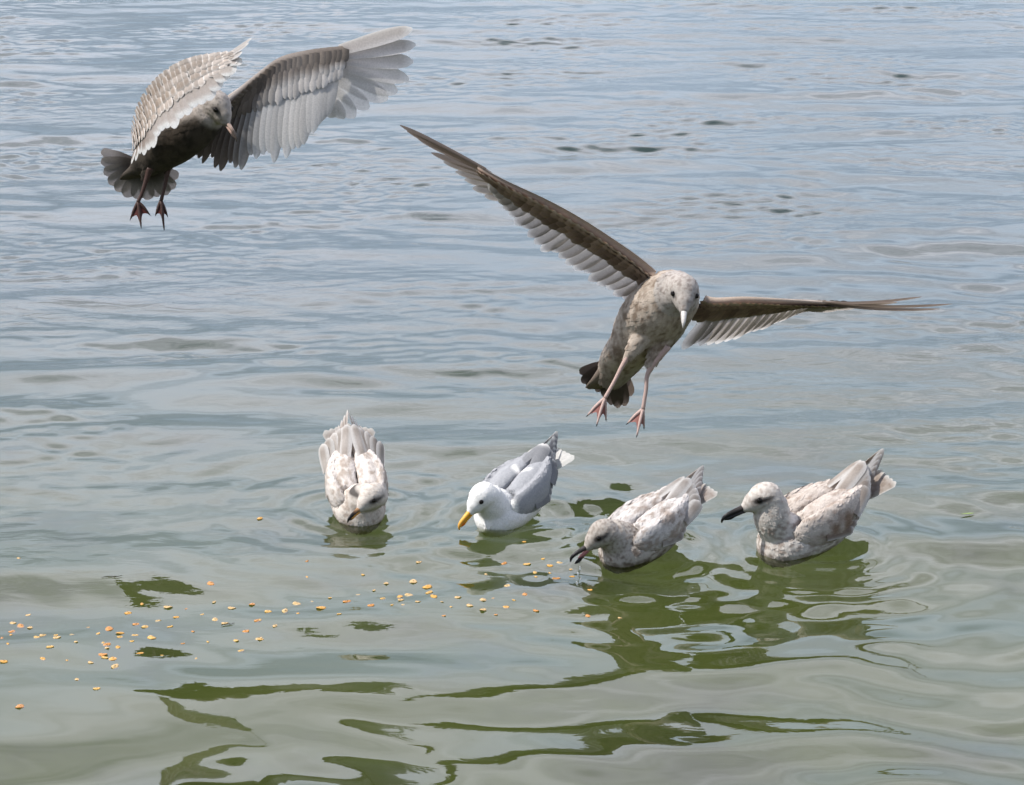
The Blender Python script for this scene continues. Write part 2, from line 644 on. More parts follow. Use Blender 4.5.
def make_wing(root, le, te, face, colA, colB, sec_col, n_sec, prim, prim_col, thick=.012, frac=.5, rows=((.18, .30), (.42, .34)), seed=3,
              sec_base=.32, sec_w=1.75, wide0=1.0, cov_w=1.5, n_cov=20, slant=0.0, sec_range=(-0.02, 1.0)):
    """le, te: leading and trailing edge as 3-D points from shoulder to wrist; face: rough direction the seen side looks in.
    colA / colB: covert colours (t, f, u, v) on the seen / other side; prim: list of (base, tip, width)"""
    r = random.Random(seed)
    fl, ft = polyline(le), polyline(te)

    def nrm(t):
        a, b = fl(max(0, t - .04)), fl(min(1, t + .04))
        n = (b - a).cross(ft(t) - fl(t)).normalized()
        return n if n.dot(V(face)) > 0 else -n
    mb = MB()
    # arm and hand: closed aerofoil loft from the leading edge back to 'frac' of the chord
    m, k = 30, 9
    vs, fs, cs = [], [], []
    for i in range(m):
        t = i / (m - 1)
        a, c, n = fl(t), ft(t) - fl(t), nrm(t)
        th = thick * (1.25 - .75 * t)
        for sgn in (1, -1):
            for j in range(k):
                f = j / (k - 1) if sgn > 0 else 1 - j / (k - 1)
                h = th * math.sqrt(max(0, f * 3.2)) * max(0, 1 - f) ** .9 if f < 1 else 0
                vs.append(a + c * (f * frac - .01) + n * (sgn * h))
                cs.append(mul((colA if sgn > 0 else colB)(t, f * frac, .5, 0), .97))
    K = 2 * k
    for i in range(m - 1):
        for j in range(K):
            fs.append((i * K + j, i * K + (j + 1) % K, (i + 1) * K + (j + 1) % K, (i + 1) * K + j))
    fs.append(tuple(range(K))); fs.append(tuple(range((m - 1) * K, m * K)))
    mb.add(vs, fs, cs)
    # covert feathers in overlapping rows on both sides
    for sgn, cf in ((1, colA), (-1, colB)):
        for ri, (f0, fl_) in enumerate(sorted(rows, reverse=True)):
            if sgn < 0 and f0 < .12:
                continue
            for i in range(n_cov):
                t = (i + .5 + r.uniform(-.25, .25)) / n_cov
                c = ft(t) - fl(t)
                n = nrm(t) * sgn
                along = (fl(min(1, t + .02)) - fl(max(0, t - .02))).normalized()
                sl = (along * (slant * c.length))
                th = thick * (1.25 - .75 * t) * .8
                b = fl(t) + c * f0 + n * (th * math.sqrt(max(0, 1 - f0 / frac)) + .002 + .0015 * ri)
                e = fl(t) + c * (f0 + fl_ * r.uniform(.85, 1.15)) + sl * fl_ + n * (.004 + .0015 * ri)
                wd = (fl(1) - fl(0)).length / n_cov * cov_w
                j0 = r.uniform(.80, 1.16)
                feather(mb, b, e, wd, n, lambda u, v, t=t, f0=f0, j0=j0: mul(cf(t, f0 + fl_ * u, u, v), j0), nu=6, nv=5, camber=.2, blunt=.4, rootw=.7)
    wing = mb.build('wing', M_BODY, root)
    # secondaries, each a feather of its own
    for i in range(n_sec):
        t = sec_range[0] + (sec_range[1] - sec_range[0]) * (i + .5) / n_sec
        c = ft(t) - fl(t)
        n = nrm(t)
        tb = max(0, min(1, t - slant * .22))
        b = fl(tb) + (ft(tb) - fl(tb)) * sec_base + n * (-.002)
        e = ft(t) + c * r.uniform(-.07, .09)
        wd = (ft(sec_range[1]) - ft(sec_range[0])).length / n_sec * sec_w * (wide0 if i < 3 else 1.0)
        al = (ft(min(1, t + .03)) - ft(max(0, t - .03))).normalized()
        n2 = (n + al * .22).normalized()
        flight(wing, 'secondary_feather', b, e, wd, n2, lambda u, v, t=t: sec_col(t, u, v), camber=.13, blunt=.45, rootw=.7, bend=-.02)
    for i, q in enumerate(prim):
        b, e, wd = q[:3]
        kw = q[3] if len(q) > 3 else {}
        n = nrm(1.0)
        al = (V(e) - V(b)).cross(n).normalized()
        if 'n' in kw:
            n = V(kw['n'])
        flight(wing, 'primary_feather', b, e, wd, n, lambda u, v, i=i: prim_col(i, u, v), camber=.12, blunt=.35, rootw=.75,
               bend=kw.get('bend', 0), shaft=kw.get('shaft', .2), side_bend=kw.get('sb', 0))
    return wing


def body_obj(root, vs, fs, ns, col, flow, size, count, mask=None, lift=.0008, seed=1, edge=1.06, core=.95):
    mb = MB()
    mb.add(vs, fs, [col(p) for p in vs])
    shingles(mb, vs, ns, count, size, flow, col, lift=lift, mask=mask, seed=seed, edge=edge, core=core)
    return mb.build('body', M_BODY, root)


def head_shapes(mb, hd, fd, hup, k=1.0):
    hs = fd.cross(hup).normalized()
    ellipsoid(mb, hd, (fd * .050 * k, hs * .039 * k, hup * .042 * k))
    ellipsoid(mb, hd + fd * .030 * k - hup * (.004 * k), (fd * .034 * k, hs * .028 * k, hup * .031 * k))
    ellipsoid(mb, hd + fd * .052 * k - hup * (.010 * k), (fd * .022 * k, hs * .016 * k, hup * .018 * k))
    ellipsoid(mb, hd - fd * .012 * k - hup * .010 * k, (fd * .040 * k, hs * .040 * k, hup * .036 * k))
    return hs


# ------------------------------------------------------------------ swimming gulls (local frame: x forward, y left, z up, z = 0 waterline)
WHITE = (.80, .79, .77)


def swimmer(key, label, heading, pitch, head, face, pal, bill, neck=None, tail_z=.11, tip_z=.13, roll=0, spread=1.0, seed=1, sc=1.0, sink=0.006, hk=.88):
    loc = SWIM[key]
    root = thing('gull', label, 'gull', loc + V((0, 0, -sink)), (R(roll), R(pitch), heading), 'gulls swimming on the water')
    root.scale = (sc, sc, sc)
    r = random.Random(seed)
    hd = V(head)
    fd = V(face).normalized()
    hup = V((0, 0, 1)) - fd * fd.z
    hup.normalize()
    hs = fd.cross(hup).normalized()
    KF, KB, KY = .86, .72, .87
    kx = lambda x: x * (KF if x > 0 else KB)

    def K(x, y, z):
        return V((kx(x), y * KY, z))
    mb = MB()
    g = (.5, .5, .5)
    tube(mb, [(kx(x), y, z, ra * KY, rb) for x, y, z, ra, rb in
              [(-.255, 0, .085, .018, .012), (-.21, 0, .072, .042, .032), (-.14, 0, .058, .070, .048), (-.05, 0, .042, .086, .054),
               (.04, 0, .038, .088, .056), (.10, 0, .038, .080, .056), (.14, 0, .040, .060, .050), (.165, 0, .044, .02, .02)]], g, n=24, m=50)
    nk = neck or [(.075, 0, .055), (.115, 0, .095)]
    pts = [tuple(nk[0]) + (.060, .060)] + [tuple(q) + (.044, .046) for q in nk[1:]] + [tuple(hd - (fd * .022 + hup * .010) * hk) + (.038 * hk, .040 * hk)]
    tube(mb, pts, g, n=18, m=24, up=(1, 0, .3))
    head_shapes(mb, hd, fd, hup, hk)
    vs, fs, ns = remesh(mb, .0042, 7)
    for v_ in vs:
        if v_.z < -.006:
            v_.z = -.006 + (v_.z + .006) * .12
    bcol = lambda p: pal['body'](p, (p - hd) / hk, fd, hs, hup)

    def flow(p):
        if (p - hd).length < .06:
            return -fd - hup * .35
        if p.x > .06 and p.z > .03:
            return V((-1, 0, -.6))
        return V((-1, 0, .22))
    body_obj(root, vs, fs, ns, bcol, flow, lambda p: .008 if (p - hd).length < .062 else (.013 if p.x > .04 else .018), 4200, seed=seed,
             mask=lambda p: 0.0 if (p - hd).dot(fd) > .026 and (p - hd).length < .07 else (.5 if p.z > -.03 else 0.0))
    bl, bd = bill['size']
    make_bill(root, hd + (fd * .058 - hup * .012) * hk, fd - hup * bill.get('droop', .1), hup, bl, bd, bill['top'], bill['low'], bill.get('open', 0))
    for s in (1, -1):
        make_eye(root, hd + (fd * .024 + hs * (s * .0308) + hup * .010) * hk, .0066, hs * s + fd * .3)

    # folded wings
    for s in (1, -1):
        mb = MB()
        sh = MB()
        KK = lambda L_: [(kx(x), y * KY, z, ra * KY, rb) for x, y, z, ra, rb in L_]
        tube(sh, KK([(.105, s * .052, .064, .014, .022), (.07, s * .070, .070, .018, .038), (.0, s * .080, .074, .020, .046), (-.08, s * .076, .080, .020, .046),
                     (-.16, s * .056, .092, .018, .038), (-.22, s * .034, .108, .013, .026), (-.265, s * .018, .122, .006, .010)]), g, n=16, m=36)
        tube(sh, KK([(.06, s * .035, .092, .03, .016), (-.02, s * .036, .106, .036, .018), (-.10, s * .032, .112, .034, .018), (-.18, s * .022, .120, .020, .010)]), g, n=12, m=24)
        wv, wf, wn = remesh(sh, .0045, 16)
        wcol = lambda p: pal['wing'](p, s)
        mb.add(wv, wf, [wcol(p) for p in wv])
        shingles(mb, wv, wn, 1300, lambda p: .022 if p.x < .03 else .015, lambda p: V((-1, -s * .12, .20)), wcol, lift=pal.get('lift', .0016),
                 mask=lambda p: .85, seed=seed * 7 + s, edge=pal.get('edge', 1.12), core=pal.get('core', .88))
        wing = mb.build('wing', M_BODY, root)
        # tertials over the rump
        for i in range(5):
            y0 = .020 + .014 * i
            b = K(-.105 - .004 * i, s * (y0 + .012), .116 - .009 * i)
            e = K(-.275 + .006 * i * i * .5, s * (.006 + .011 * i) * spread, tip_z + .016 - .010 * i)
            flight(wing, 'tertial_feather', b, e, .040, V((0, s * (.25 + .18 * i), 1)), lambda u, v, i=i: mul(pal['tert'](i, u, v), 1 - .12 * (i % 2)), camber=.30, blunt=.28, rootw=.8, bend=.02)
        # secondaries along the lower edge of the folded wing
        for i in range(6):
            b = K(.02 - .030 * i, s * (.098 - .003 * i), .058 + .004 * i)
            e = K(-.115 - .026 * i, s * (.090 - .008 * i), .048 + .013 * i)
            flight(wing, 'secondary_feather', b, e, .030, V((0, s, .35)), lambda u, v, i=i: pal['sec'](i, u, v), camber=.2, blunt=.2, rootw=.8)
        # primaries, their tips crossing above the tail
        for i in range(5):
            b = K(-.15 - .012 * i, s * (.060 - .006 * i), .084 + .006 * i)
            e = K(-.30 - .019 * i, s * (.022 - .006 * i) * spread, tip_z - .010 + .009 * i)
            flight(wing, 'primary_feather', b, e, .024, V((0, s, .55)), lambda u, v, i=i: pal['prim'](i, u, v), camber=.15, blunt=.4, rootw=.9, bend=.03)
    # tail fan
    mb = MB()
    tube(mb, [(-.145, 0, .075, .026, .018), (-.168, 0, tail_z * .8, .028, .010), (-.195, 0, tail_z * .92, .030, .003)], lambda p, u: pal['tail'](0, .1, 0), n=14, m=12)
    tail = mb.build('tail', M_BODY, root)
    for i in range(9):
        a = (i - 4) / 4
        b = K(-.215, a * .018, .078 - .004 * abs(a))
        e = K(-.362 + .024 * abs(a), a * .078, tail_z - .010 * abs(a))
        flight(tail, 'tail_feather', b, e, .030, V((0, a * .25, 1)), lambda u, v, i=i: pal['tail'](i, u, v), camber=.12, blunt=.12, rootw=.6)
    return root


def young_palette(light, dark, wing_l, wing_d, blot, seed, mask=.6, flank=0.0):
    """mottled immature plumage"""
    def body(p, q, fd, hs, hup):
        ps = (p.x * .5, p.y, p.z) if q.length > .085 else p
        m = nz(ps, 38, seed) * .5 + nz(ps, 110, seed + 3) * .6
        t = sstep(.05, .45, m + .18)
        c = mixc(light, dark, t * .9)
        dh = q.length
        if dh < .085:                                   # head: finer streaks, dusky mask
            f, s_, u = q.dot(fd), abs(q.dot(hs)), q.dot(hup)
            c = mixc(mul(light, .93), dark, sstep(.0, .6, nz(p, 130, seed) + .12) * .6)
            e = math.exp(-(((f - .026) / .016) ** 2 + ((u - .008) / .009) ** 2)) * sstep(.012, .026, s_)
            st = math.exp(-(((f - .002) / .022) ** 2 + ((u - .008) / .006) ** 2)) * sstep(.015, .03, s_)
            c = mixc(c, (.035, .03, .028), min(1, (e * 1.5 + st * .9)) * mask)
        if p.x > .05 and p.z < .03:                     # dusky breast
            c = mixc(c, dark, .55 * sstep(.05, .005, p.z) + .4 * sstep(-.1, .4, nz(p, 50, seed + 9)))
        return mul(c, .94 + .12 * nz(p, 18, seed))

    def wing(p, s):
        ps = (p.x * .45, p.y, p.z)
        m = nz(ps, 34, seed + s) * .5 + nz(ps, 110, seed + 5) * .6
        c = mixc(wing_l, wing_d, sstep(.0, .45, m + .10) * .9)
        b = math.exp(-(((p.x + .045) / .07) ** 2 + ((p.z - .07) / .042) ** 2))
        c = mixc(c, blot, b * flank * (.9 + nz(p, 40, 2)))
        c = mixc(c, wing_d, .7 * sstep(.07, .03, p.z) * (.6 + .8 * sstep(-.2, .4, nz(p, 45, seed + 4))))
        return c
    fr = mixc(wing_l, WHITE, .75)
    return dict(
        body=body, wing=wing,
        tert=lambda i, u, v: mixc(mixc(wing_l, wing_d, .34 + .22 * math.sin(i * 2.1 + u * 9)), fr, max(sstep(.5, .75, abs(v)), sstep(.85, 1, u))),
        sec=lambda i, u, v: mixc(mixc(mixc(wing_d, wing_l, .45 + .2 * math.sin(u * 14 + i * 2)), blot, flank * .7), fr, max(sstep(.5, 1, abs(v)) * .8, sstep(.8, 1, u))),
        prim=lambda i, u, v: mixc(mixc(blot, wing_l, .40 + .1 * i), fr, max(sstep(.4, .8, v), sstep(.88, 1, u))),
        tail=lambda i, u, v: mixc(mixc(wing_l, blot, .55 * (1 if int(u * 9 + i) % 2 else .55)), fr, max(sstep(.6, 1, abs(v)) * .7, sstep(.86, 1, u))))


def adult_palette():
    GREY = (.335, .342, .36)

    def body(p, q, fd, hs, hup):
        c = WHITE
        if -.2 < p.x < .075 and p.z > .062 and q.length > .075:
            c = mixc(c, GREY, sstep(.062, .075, p.z) * sstep(.075, .055, p.x))
        f, s_, u = q.dot(fd), abs(q.dot(hs)), q.dot(hup)
        if q.length < .07:
            e = math.exp(-(((f - .026) / .010) ** 2 + ((u - .009) / .006) ** 2)) * sstep(.012, .026, s_)
            c = mixc(c, (.1, .1, .1), e * .7)
        return c

    def wing(p, s):
        c = mul(GREY, .96 + .03 * nz(p, 30, 1))
        c = mixc(c, WHITE, math.exp(-((p.x + .062 + (abs(p.y) - .03) * .5) / .010) ** 2) * sstep(.098, .108, p.z) * sstep(.034, .026, abs(p.y)))
        c = mixc(c, (.16, .17, .19), .8 * sstep(.06, .045, p.z) * sstep(.0, -.05, p.x))
        c = mixc(c, WHITE, sstep(.042, .030, p.z))
        c = mixc(c, WHITE, sstep(.075, .088, p.x))
        return c
    return dict(
        body=body, wing=wing, edge=1.02, core=.985, lift=.0004,
        tert=lambda i, u, v: mixc(GREY, WHITE, sstep(.82, .92, u)),
        sec=lambda i, u, v: mixc(GREY, WHITE, sstep(.84, .92, u)),
        prim=lambda i, u, v: mixc(mixc((.16, .165, .18), (.3, .3, .32), .2 * i), WHITE, max(sstep(.9, .94, u), sstep(.68, .72, u) * sstep(.82, .78, u))),
        tail=lambda i, u, v: WHITE)


BLACKBILL = lambda base: (lambda p, u: mixc(base, (.018, .017, .017), sstep(.18, .5, u)))
black = BLACKBILL((.05, .042, .04))

swimmer('tail_up', 'pale young gull facing the viewer, head tucked down and tail feathers standing up', R(279), 10,
        (.128, .030, .112), (.62, -.74, -.20),
        young_palette((.62, .565, .51), (.38, .315, .265), (.62, .57, .53), (.32, .265, .22), (.42, .35, .31), 4.3, mask=.9),
        dict(size=(.056, .024), top=BLACKBILL((.45, .25, .12)), low=lambda p, u: mixc((.6, .28, .06), (.05, .03, .02), sstep(.55, .8, u))),
        neck=[(.065, 0, .055), (.10, .012, .09)], tail_z=.145, tip_z=.155, spread=1.9, seed=3, sc=.92)
swimmer('adult', 'white adult gull with smooth grey back and yellow orange bill', R(180 + 60), 6,
        (.150, -.004, .125), (.80, -.36, -.50), adult_palette(),
        dict(size=(.060, .027), top=lambda p, u: mixc((.72, .36, .02), (.80, .42, .10), u), low=lambda p, u: mixc((.74, .36, .02), (.75, .16, .02), math.exp(-((u - .68) / .14) ** 2))),
        tail_z=.115, tip_z=.13, seed=5, sc=.92)
swimmer('gaping', 'speckled young gull with its black bill gaping open just above the water', R(180 + 47), 6,
        (.152, -.004, .115), (.80, -.38, -.40),
        young_palette((.46, .415, .37), (.15, .115, .09), (.53, .50, .48), (.27, .22, .185), (.30, .21, .165), 9.1, mask=.95),
        dict(size=(.062, .026), top=black, low=lambda p, u: mixc((.30, .13, .12), (.02, .018, .018), sstep(.25, .55, u)), open=.32, droop=-.05),
        tail_z=.12, tip_z=.135, spread=1.6, seed=8, sc=.92)
swimmer('upright', 'swimming young gull with head held upright, black bill closed and brown blotched flank', R(180 + 38), 6,
        (.128, -.006, .172), (.90, -.40, -.17),
        young_palette((.62, .57, .52), (.28, .225, .19), (.54, .485, .44), (.31, .25, .21), (.21, .145, .105), 2.2, mask=1.0, flank=1.0),
        dict(size=(.068, .027), top=black, low=black),
        neck=[(.07, 0, .055), (.105, 0, .095), (.112, -.002, .13)], tail_z=.125, tip_z=.15, seed=12, sc=1.02)


# ------------------------------------------------------------------ gulls in flight
def flyer(Y0, base_px, label):
    loc = at(base_px[0], base_px[1], Y0)
    root = thing('gull', label, 'gull', loc, (0, 0, 0), 'gulls flying over the water')

    def Q(px, py, dy=0.0):
        return at(px, py, Y0 + dy) - loc
    return root, Q


M = .0026                                                    # metres per photo pixel at the flyers' distance

# --- gull gliding in, wings wide
root, Q = flyer(6.87, (655, 320), 'mottled brown gull gliding in, both wings stretched wide and pink feet dangling')
hd = Q(684, 291, -.12)
fd = (V((-.02, -1.0, -.52))).normalized()
hup = V((.12, -.25, 1)); hup = (hup - fd * hup.dot(fd)).normalized()
mb = MB()
sp = [Q(610, 380, .24), Q(624, 357, .17), Q(642, 336, .10), Q(656, 314, .03), Q(670, 298, -.03), Q(679, 290, -.085)]
rr = [(.038, .032), (.066, .046), (.086, .066), (.092, .078), (.080, .074), (.056, .052)]
tube(mb, [tuple(p) + r_ for p, r_ in zip(sp, rr)], (.5, .5, .5), n=24, m=44, up=(.3, -.4, 1))
tube(mb, [tuple(Q(672, 296, -.03)) + (.07, .066), tuple(Q(681, 291, -.09)) + (.05, .05), tuple(hd - fd * .01) + (.040, .041)], (.5, .5, .5), n=18, m=16)
hs = head_shapes(mb, hd, fd, hup)
# feathered thighs
for a, b in (((648, 328, .0), (624, 362, -.005)), ((662, 336, .02), (649, 369, .0))):
    tube(mb, [tuple(Q(*a)) + (.034,), tuple(Q((a[0] + b[0]) / 2, (a[1] + b[1]) / 2, a[2] - .005)) + (.023,), tuple(Q(*b)) + (.008,)], (.5, .5, .5), n=12, m=14)
vs, fs, ns = remesh(mb, .0045, 6)
ax = (sp[4] - sp[0]).normalized()


def glide_col(p):
    q = p - hd
    t = (p - sp[0]).dot(ax) / (sp[4] - sp[0]).length
    ps = p - ax * (p.dot(ax) * .55)
    m = nz(ps, 36, 6) * .45 + nz(ps, 110, 2) * .6
    c = mixc((.43, .365, .305), (.18, .135, .10), sstep(-.05, .55, m + .15))
    c = mixc(c, (.13, .10, .078), .75 * sstep(.30, .02, t) * (.7 + nz(p, 25, 1)))
    if q.length < .085:
        f, s_, u = q.dot(fd), abs(q.dot(hs)), q.dot(hup)
        c = mixc((.38, .345, .315), (.20, .165, .145), sstep(.0, .6, nz(p, 120, 5) + .1) * .8)
        e = math.exp(-(((f - .026) / .014) ** 2 + ((u - .008) / .009) ** 2)) * sstep(.012, .026, s_)
        c = mixc(c, (.05, .045, .04), e * .8)
    return c


body_obj(root, vs, fs, ns, glide_col, lambda p: -ax if (p - hd).length > .065 else -fd, lambda p: .012 if (p - hd).length < .07 else .024, 2600, seed=21,
         mask=lambda p: 0 if (p - hd).dot(fd) > .028 and (p - hd).length < .075 else .75)
make_bill(root, hd + fd * .056 - hup * .012, fd - hup * .35, hup, .050, .030, lambda p, u: mixc((.66, .63, .60), (.5, .48, .46), u), lambda p, u: (.42, .38, .35))
for s in (1, -1):
    make_eye(root, hd + fd * .026 + hs * (s * .031) + hup * .010, .0072, hs * s + fd * .5)
# tail: dark folded fan
mb = MB()
tube(mb, [tuple(Q(614, 366, .20)) + (.040, .024), tuple(Q(606, 380, .25)) + (.046, .014), tuple(Q(602, 388, .28)) + (.048, .004)], (.16, .125, .10), n=14, m=10, up=(.2, -.5, 1))
tail = mb.build('tail', M_BODY, root)
tips = [(580, 374), (582, 383), (588, 389), (597, 392), (605, 398), (611, 405), (618, 408), (625, 406), (631, 396)]
for i, (x, y) in enumerate(tips):
    k = (i - 4) / 4
    flight(tail, 'tail_feather', Q(613 + 5 * k, 364 + 1 * k, .19), Q(x, y, .30 + .01 * abs(k)), .036, V((-.1 + .2 * k, -1, -.25)),
           lambda u, v, i=i: mixc(mixc((.055, .042, .035), (.13, .10, .08), sstep(.2, .8, i / 8)), (.2, .17, .15), sstep(.9, 1, u) * .6), camber=.12, blunt=.3, rootw=.7)
# legs
pk, wb = (.47, .34, .30), (.24, .095, .08)
make_leg(root, [Q(640, 338, -.01), Q(624, 363, -.01), Q(614, 382, -.015), Q(605, 398, -.02)], [Q(588, 415, -.03), Q(597, 424, -.05), Q(606, 419, -.02)], pk, wb)
make_leg(root, [Q(668, 346, .0), Q(649, 371, .0), Q(646, 390, -.005), Q(643, 409, -.01)], [Q(628, 423, -.02), Q(637, 435, -.045), Q(644, 427, -.005)], pk, wb)

# wings, undersides towards the viewer
BR_D, BR_M, BR_L, GF, GT = (.135, .088, .064), (.33, .235, .18), (.60, .49, .41), (.58, .53, .49), (.82, .79, .76)


def under_cov(t, f, u, v):
    c = mixc(BR_L, BR_M, sstep(.0, .10, f))
    c = mixc(c, BR_D, sstep(.10, .24, f) * (.75 + .3 * math.sin(t * 37)))
    c = mixc(c, (.20, .165, .135), sstep(.34, .55, f))
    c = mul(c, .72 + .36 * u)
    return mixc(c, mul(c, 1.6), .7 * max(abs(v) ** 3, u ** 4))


def upper_cov(t, f, u, v):
    c = mixc((.36, .31, .27), (.22, .18, .15), .5 + .5 * math.sin(t * 40 + f * 20))
    return mixc(c, (.58, .54, .50), .7 * max(sstep(.6, 1, abs(v)), sstep(.75, 1, u)))


under_sec = lambda t, u, v: mul(mixc(mixc(mul(GF, .50), GF, .5 - .5 * v), GT, max(sstep(.80, .97, u), sstep(.35, .9, -v) * .85)), 1 + .12 * math.sin(t * 97))
edge_prim = lambda i, u, v: mixc(mixc((.24, .19, .155), (.36, .32, .28), sstep(2, 7, i)), mixc((.30, .24, .20), (.58, .54, .5), sstep(2, 6, i)), max(sstep(.5, 1, abs(v)), sstep(.8, 1, u)))

le = [Q(656, 272, -.02), Q(634, 254, -.03), Q(588, 223, -.05), Q(549, 201, -.06), Q(506, 181, -.03), Q(486, 171, -.01)]
te = [Q(630, 307, .10), Q(617, 297, .11), Q(594, 281, .11), Q(566, 264, .10), Q(540, 247, .09), Q(512, 219, .08), Q(494, 201, .08)]
pr = [((506, 186, .0), (402, 124, .06), .017), ((506, 187, .006), (409, 131, .065), .018), ((505, 188, .012), (420, 140, .07), .020), ((506, 189, .018), (434, 153, .075), .022),
      ((507, 190, .022), (445, 163, .08), .024), ((509, 192, .026), (455, 172, .085), .026), ((512, 194, .03), (466, 181, .09), .028), ((516, 197, .034), (478, 190, .095), .030)]
te[-1] = Q(486, 186, .03); le[-1] = Q(478, 166, .0)
pr = [((486, 170, .0), (401, 124, .06), .022), ((488, 172, .005), (408, 130, .065), .022), ((491, 174, .010), (419, 138, .07), .024), ((495, 177, .015), (432, 152, .075), .026),
      ((499, 180, .020), (444, 161, .08), .028), ((504, 184, .025), (456, 171, .085), .030), ((510, 188, .03), (465, 179, .09), .032), ((516, 193, .034), (473, 188, .095), .034), ((522, 197, .038), (485, 196, .095), .034)]
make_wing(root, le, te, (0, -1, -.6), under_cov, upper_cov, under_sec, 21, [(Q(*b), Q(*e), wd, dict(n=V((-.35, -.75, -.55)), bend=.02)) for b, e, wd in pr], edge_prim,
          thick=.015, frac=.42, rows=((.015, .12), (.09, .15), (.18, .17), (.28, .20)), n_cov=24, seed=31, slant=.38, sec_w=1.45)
le = [Q(706, 296, -.01), Q(716, 298, -.01), Q(745, 297, -.02), Q(780, 299, -.01), Q(812, 301, .02), Q(846, 303, .05)]
te = [Q(684, 346, .09), Q(697, 345, .11), Q(722, 341, .13), Q(750, 334, .14), Q(775, 325, .14), Q(800, 314, .13), Q(846, 308, .10)]
pr = [((826, 303, .03), (944, 316, .10), .013, .17), ((828, 304, .032), (932, 319, .11), .014, .16), ((822, 302, .03), (914, 308, .10), .013, .20),
      ((818, 304, .035), (896, 304, .12), .018, .03), ((820, 305, .04), (892, 304, .13), .022, .02), ((816, 306, .045), (874, 306, .14), .026, .0), ((812, 307, .05), (856, 308, .15), .030, .0), ((806, 309, .055), (838, 310, .15), .032, .0)]
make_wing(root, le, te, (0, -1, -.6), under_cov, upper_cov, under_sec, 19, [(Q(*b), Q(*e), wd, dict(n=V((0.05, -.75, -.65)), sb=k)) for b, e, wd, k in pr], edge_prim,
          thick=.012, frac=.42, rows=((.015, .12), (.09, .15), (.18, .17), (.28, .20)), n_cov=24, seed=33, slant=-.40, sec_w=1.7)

# --- gull braking, upper left
root, Q = flyer(7.24, (175, 145), 'gull with shaded brown belly braking in mid air, pale wings raised and dark red feet hanging')
hd = Q(217, 105, -.05)
fd = V((.60, -.58, -.66)).normalized()
hup = V((.35, -.2, 1)); hup = (hup - fd * hup.dot(fd)).normalized()
mb = MB()
sp = [Q(138, 170, .10), Q(150, 160, .07), Q(170, 144, .03), Q(188, 130, .0), Q(203, 118, -.02), Q(211, 110, -.035)]
rr = [(.030, .022), (.052, .044), (.068, .062), (.072, .066), (.060, .058), (.046, .046)]
tube(mb, [tuple(p) + r_ for p, r_ in zip(sp, rr)], (.5, .5, .5), n=24, m=44)
hs = head_shapes(mb, hd, fd, hup, .93)
for a, b in (((152, 158, .02), (146, 178, .01)), ((172, 152, .05), (167, 172, .05))):
    tube(mb, [tuple(Q(*a)) + (.026,), tuple(Q((a[0] + b[0]) / 2, (a[1] + b[1]) / 2, a[2])) + (.018,), tuple(Q(*b)) + (.007,)], (.5, .5, .5), n=12, m=14)
vs, fs, ns = remesh(mb, .0045, 6)
ax2 = (sp[4] - sp[0]).normalized()


def brake_col(p):
    q = p - hd
    m = nz(p, 30, 16) * .55 + nz(p, 85, 12) * .5
    c = mixc((.050, .040, .031), (.020, .016, .012), sstep(-.05, .5, m + .15))  # belly browns darkened: shade under the bird is put into the colour
    back = sstep(.036, .062, (p - (sp[2].lerp(sp[3], .5))).dot(V((-.35, 0, 1)).normalized()))
    c = mixc(c, (.42, .37, .33), back * .8)
    if q.length < .075:
        f, s_, u = q.dot(fd), abs(q.dot(hs)), q.dot(hup)
        h = mixc((.40, .36, .33), (.22, .19, .165), sstep(.0, .6, nz(p, 120, 15) + .1) * .6)
        e = math.exp(-(((f - .028) / .016) ** 2 + ((u - .008) / .009) ** 2)) * sstep(.010, .024, s_)
        h = mixc(h, (.02, .018, .016), e)
        c = mixc(h, c, sstep(.052, .072, q.length) * sstep(.0, -.03, u - .01))
    return c


body_obj(root, vs, fs, ns, brake_col, lambda p: -ax2 if (p - hd).length > .06 else -fd, lambda p: .012 if (p - hd).length < .065 else .024, 2200, seed=41,
         mask=lambda p: 0 if (p - hd).dot(fd) > .028 and (p - hd).length < .075 else .75)
make_bill(root, hd + fd * .052 - hup * .010, fd - hup * .05, hup, .066, .022, lambda p, u: mixc((.42, .31, .26), (.06, .05, .045), sstep(.36, .52, u)), lambda p, u: mixc((.46, .32, .27), (.07, .055, .05), sstep(.40, .58, u)))
for s in (1, -1):
    make_eye(root, hd + fd * .025 + hs * (s * .029) + hup * .009, .0070, hs * s + fd * .4)
# spread tail
mb = MB()
tube(mb, [tuple(Q(146, 164, .085)) + (.040, .026), tuple(Q(140, 172, .11)) + (.050, .016), tuple(Q(138, 178, .13)) + (.052, .004)], (.06, .048, .038), n=14, m=10)
tail = mb.build('tail', M_BODY, root)
tips = [(101, 153), (101, 163), (104, 174), (109, 184), (116, 191), (125, 197), (136, 199), (147, 200), (157, 197), (167, 195), (174, 189), (178, 178)]
for i, (x, y) in enumerate(tips):
    k = i / 11
    flight(tail, 'tail_feather', Q(138 + 14 * k, 162 + 6 * k, .09), Q(x, y, .16 - .03 * k), .042, V((-.15 + .2 * k, -1, -.35)),
           lambda u, v, i=i: mixc((.085, .07, .06), (.30, .27, .25), sstep(.25, .75, u)), camber=.1, blunt=.22, rootw=.5)
dr, dw = (.06, .034, .028), (.085, .024, .018)
make_leg(root, [Q(150, 168, .01), Q(146, 181, .005), Q(142, 193, .0), Q(138, 202, -.005)], [Q(131, 218, -.015), Q(141, 226, -.03), Q(149, 214, -.01)], dr, dw)
make_leg(root, [Q(170, 162, .05), Q(167, 175, .045), Q(164, 189, .04), Q(161, 201, .035)], [Q(156, 214, .025), Q(164, 228, .01), Q(167, 215, .03)], dr, dw)


